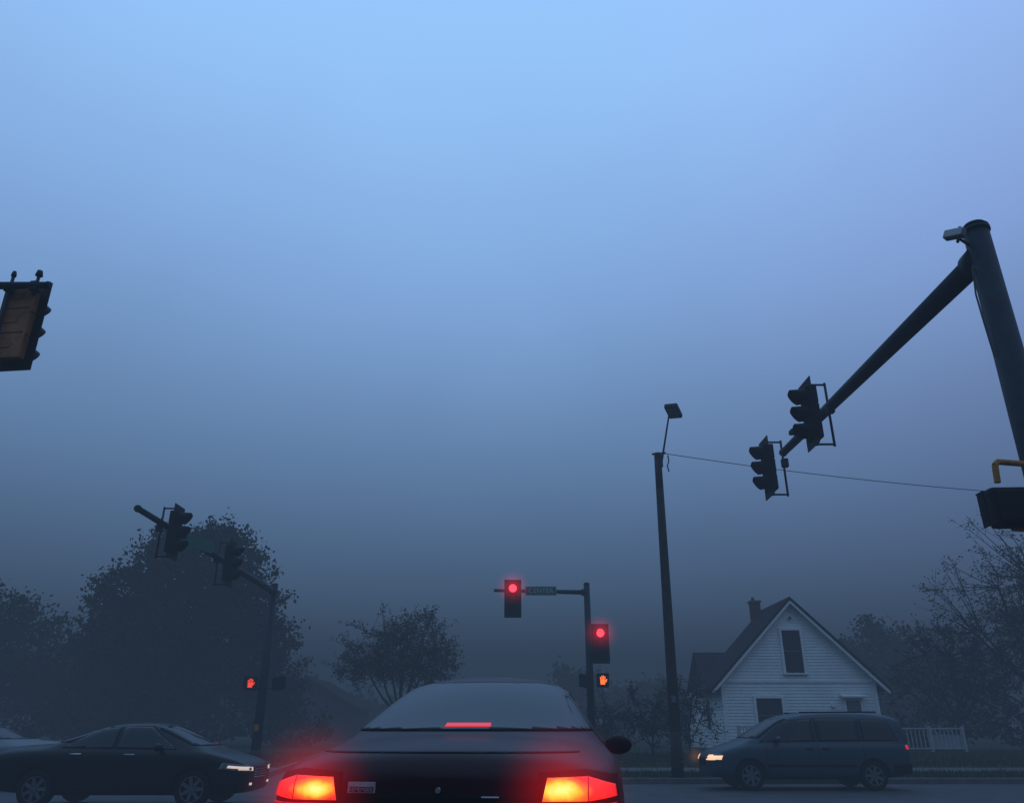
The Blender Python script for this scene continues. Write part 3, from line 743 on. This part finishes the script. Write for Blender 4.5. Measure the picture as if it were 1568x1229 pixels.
# minivan
VAN=[(0,.76,.36,.92,.58,1.40),(.04,.82,.31,.97,.64,1.54),(.22,.90,.27,1.0,.68,1.66),(.8,.93,.24,1.0,.70,1.71),(1.8,.94,.22,1.0,.70,1.725),(2.5,.94,.22,1.0,.70,1.70),(2.95,.94,.22,.99,.69,1.63),
     (3.25,.93,.22,.985,.69,1.50),(3.95,.92,.22,.96,.72,1.12),(4.15,.90,.22,.93,.72,1.06),(4.5,.87,.24,.86,.68,.97),(4.82,.79,.27,.76,.6,.85),(4.95,.66,.32,.62,.5,.70)]
VAN=[(a*.985,b,c_,d_,g,h_+.03 if h_>1.4 else h_) for (a,b,c_,d_,g,h_) in VAN]
e,patch,glass=vehicle('minivan',(9.62,21.5,-.25),math.pi/2,VAN,(.98,3.92),.33,M_pC,2)
for s_,vw in((1,'R'),(-1,'L')):
    glass('quarter_window',vw,[(.30,1.10),(1.12,1.09),(1.12,1.56),(.46,1.54)])
    glass('rear_door_window',vw,[(1.20,1.09),(2.22,1.08),(2.22,1.58),(1.20,1.57)])
    glass('front_door_window',vw,[(2.30,1.08),(3.62,1.06),(2.95,1.52),(2.30,1.58)])
    for yy in(1.16,2.26,3.5): patch('door_seam',vw,[(yy,.35),(yy+.01,.35),(yy+.01,1.0),(yy,1.0)],M_blk,.003)
    patch('side_moulding',vw,[(1.4,.52),(3.5,.52),(3.5,.58),(1.4,.58)],M_blk,.012)
    patch('sill',vw,[(1.4,.22),(3.5,.22),(3.5,.32),(1.4,.32)],M_blk,.012)
    patch('door_handle_a',vw,[(2.0,.90),(2.16,.90),(2.16,.93),(2.0,.93)],M_blk,.02)
    patch('door_handle_b',vw,[(2.4,.90),(2.56,.90),(2.56,.93),(2.4,.93)],M_blk,.02)
    mirror(e,s_,3.2,1.12,.87,M_pC)
    patch('head_lamp_housing',vw,[(4.54,.64),(4.95,.62),(4.95,.78),(4.56,.80)],M_headoff,.010,None,.1)
    patch('head_lamp',vw,[(4.72,.66),(4.95,.65),(4.95,.75),(4.74,.77)],M_head,.014,None,.1)
    patch('head_lamp_front','F',[(s_*.66,.67),(s_*.82,.67),(s_*.82,.76),(s_*.66,.75)],M_head,.012,(4.2,5.1),.1)
    patch('tail_lamp',vw,[(0,.90),(.11,.90),(.11,.99),(0,.99)],M_ember,.012,None,.1)
    tube('roof_rail',(s_*.6,.6,1.74),(s_*.6,2.5,1.73),.018,.018,M_blk,e,8)
    patch('rear_bumper',vw,[(-.05,.36),(.5,.36),(.5,.58),(-.05,.58)],M_blk,.02,None,.1)
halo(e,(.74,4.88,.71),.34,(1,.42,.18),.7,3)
glass('windshield','F',[(-.74,1.15),(.74,1.15),(.62,1.58),(-.62,1.58)],(2.9,4),.2)
glass('tailgate_window','B',[(-.62,1.1),(.62,1.1),(.55,1.52),(-.55,1.52)],(-.1,.5),.2)
patch('grille','F',[(-.36,.55),(.36,.55),(.36,.70),(-.36,.70)],M_blk,.012,(4.3,5.1),.1)

# ------------------------------------------------------------------ fog
FD=.019
bm=bmesh.new(); bmesh.ops.create_cube(bm,size=1)
for v in bm.verts: v.co=Vector((v.co.x*340,v.co.y*340,v.co.z*17+5.5))
fm=bpy.data.materials.new('emissive_fog'); fm.use_nodes=True; nt=fm.node_tree; nt.nodes.clear()
out=nt.nodes.new('ShaderNodeOutputMaterial'); ab=nt.nodes.new('ShaderNodeVolumeAbsorption'); em=nt.nodes.new('ShaderNodeEmission'); ad=nt.nodes.new('ShaderNodeAddShader')
ab.inputs['Color'].default_value=(0,0,0,1); ab.inputs['Density'].default_value=FD
em.inputs['Color'].default_value=(.027,.046,.080,1); em.inputs['Strength'].default_value=FD  # fog emits its own haze colour in place of scattered skylight
nt.links.new(ab.outputs[0],ad.inputs[0]); nt.links.new(em.outputs[0],ad.inputs[1]); nt.links.new(ad.outputs[0],out.inputs['Volume'])
try:
    fm.cycles.homogeneous_volume=True; fm.cycles.emission_sampling='NONE'
except Exception as ex: print(ex)
bmobj('fog',bm,fm)

# ------------------------------------------------------------------ world
w=bpy.data.worlds.new('World'); sc.world=w; w.use_nodes=True; nt=w.node_tree; nt.nodes.clear()
out=nt.nodes.new('ShaderNodeOutputWorld')
sky=nt.nodes.new('ShaderNodeTexSky'); sky.sky_type='NISHITA'; sky.sun_disc=False
sky.sun_elevation=math.radians(4); sky.sun_rotation=math.radians(150)
b1=nt.nodes.new('ShaderNodeBackground'); b1.inputs['Strength'].default_value=.003
nt.links.new(sky.outputs[0],b1.inputs[0])
tc=nt.nodes.new('ShaderNodeTexCoord'); sp=nt.nodes.new('ShaderNodeSeparateXYZ'); nt.links.new(tc.outputs['Generated'],sp.inputs[0])
ns=nt.nodes.new('ShaderNodeTexNoise'); ns.inputs['Scale'].default_value=1.8; ns.inputs['Detail'].default_value=4; ns.inputs['Roughness'].default_value=.5
nt.links.new(tc.outputs['Generated'],ns.inputs['Vector'])
ma=nt.nodes.new('ShaderNodeMath'); ma.operation='MULTIPLY_ADD'; ma.inputs[1].default_value=.18; nt.links.new(ns.outputs['Fac'],ma.inputs[0])
sb=nt.nodes.new('ShaderNodeMath'); sb.operation='SUBTRACT'; sb.inputs[1].default_value=.09
nt.links.new(sp.outputs['Z'],ma.inputs[2]); nt.links.new(ma.outputs[0],sb.inputs[0])
rp=nt.nodes.new('ShaderNodeValToRGB'); cr=rp.color_ramp
stops=[(0,(.09,.17,.30)),(.12,(.145,.265,.47)),(.24,(.175,.325,.60)),(.395,(.245,.445,.81)),(.54,(.33,.585,1.07)),(.718,(.41,.75,1.29)),(1,(.45,.80,1.35))]
cr.elements[0].position=0; cr.elements[0].color=(*[c/2 for c in stops[0][1]],1)
cr.elements[1].position=1; cr.elements[1].color=(*[c/2 for c in stops[-1][1]],1)
for p,c in stops[1:-1]:
    a=cr.elements.new(p); a.color=(*[k/2 for k in c],1)
nt.links.new(sb.outputs[0],rp.inputs[0])
mr=nt.nodes.new('ShaderNodeMapRange'); mr.inputs[1].default_value=.1; mr.inputs[2].default_value=.6; mr.inputs[3].default_value=0; mr.inputs[4].default_value=1
nt.links.new(sp.outputs['X'],mr.inputs[0])
mx=nt.nodes.new('ShaderNodeMix'); mx.data_type='RGBA'; mx.blend_type='MULTIPLY'
nt.links.new(mr.outputs[0],mx.inputs[0]); nt.links.new(rp.outputs[0],mx.inputs[6]); mx.inputs[7].default_value=(1.08,.93,.98,1)
b2=nt.nodes.new('ShaderNodeBackground'); b2.inputs['Strength'].default_value=2
nt.links.new(mx.outputs[2],b2.inputs[0])
ad=nt.nodes.new('ShaderNodeAddShader'); nt.links.new(b1.outputs[0],ad.inputs[0]); nt.links.new(b2.outputs[0],ad.inputs[1])
nt.links.new(ad.outputs[0],out.inputs['Surface'])
sl=bpy.data.lights.new('sun','SUN'); sl.energy=.04; sl.angle=math.radians(25); sl.color=(1,.95,.9)
so=bpy.data.objects.new('sun',sl); col.objects.link(so); so.rotation_euler=(math.radians(60),0,math.radians(30))

# ------------------------------------------------------------------ camera
c=bpy.data.cameras.new('camera'); c.sensor_width=36; c.lens=27.55; c.clip_start=.05; c.clip_end=1500
co=bpy.data.objects.new('camera',c); col.objects.link(co); co.location=(0,0,1.1); co.rotation_euler=(math.radians(90+22.66),0,0)
sc.camera=co
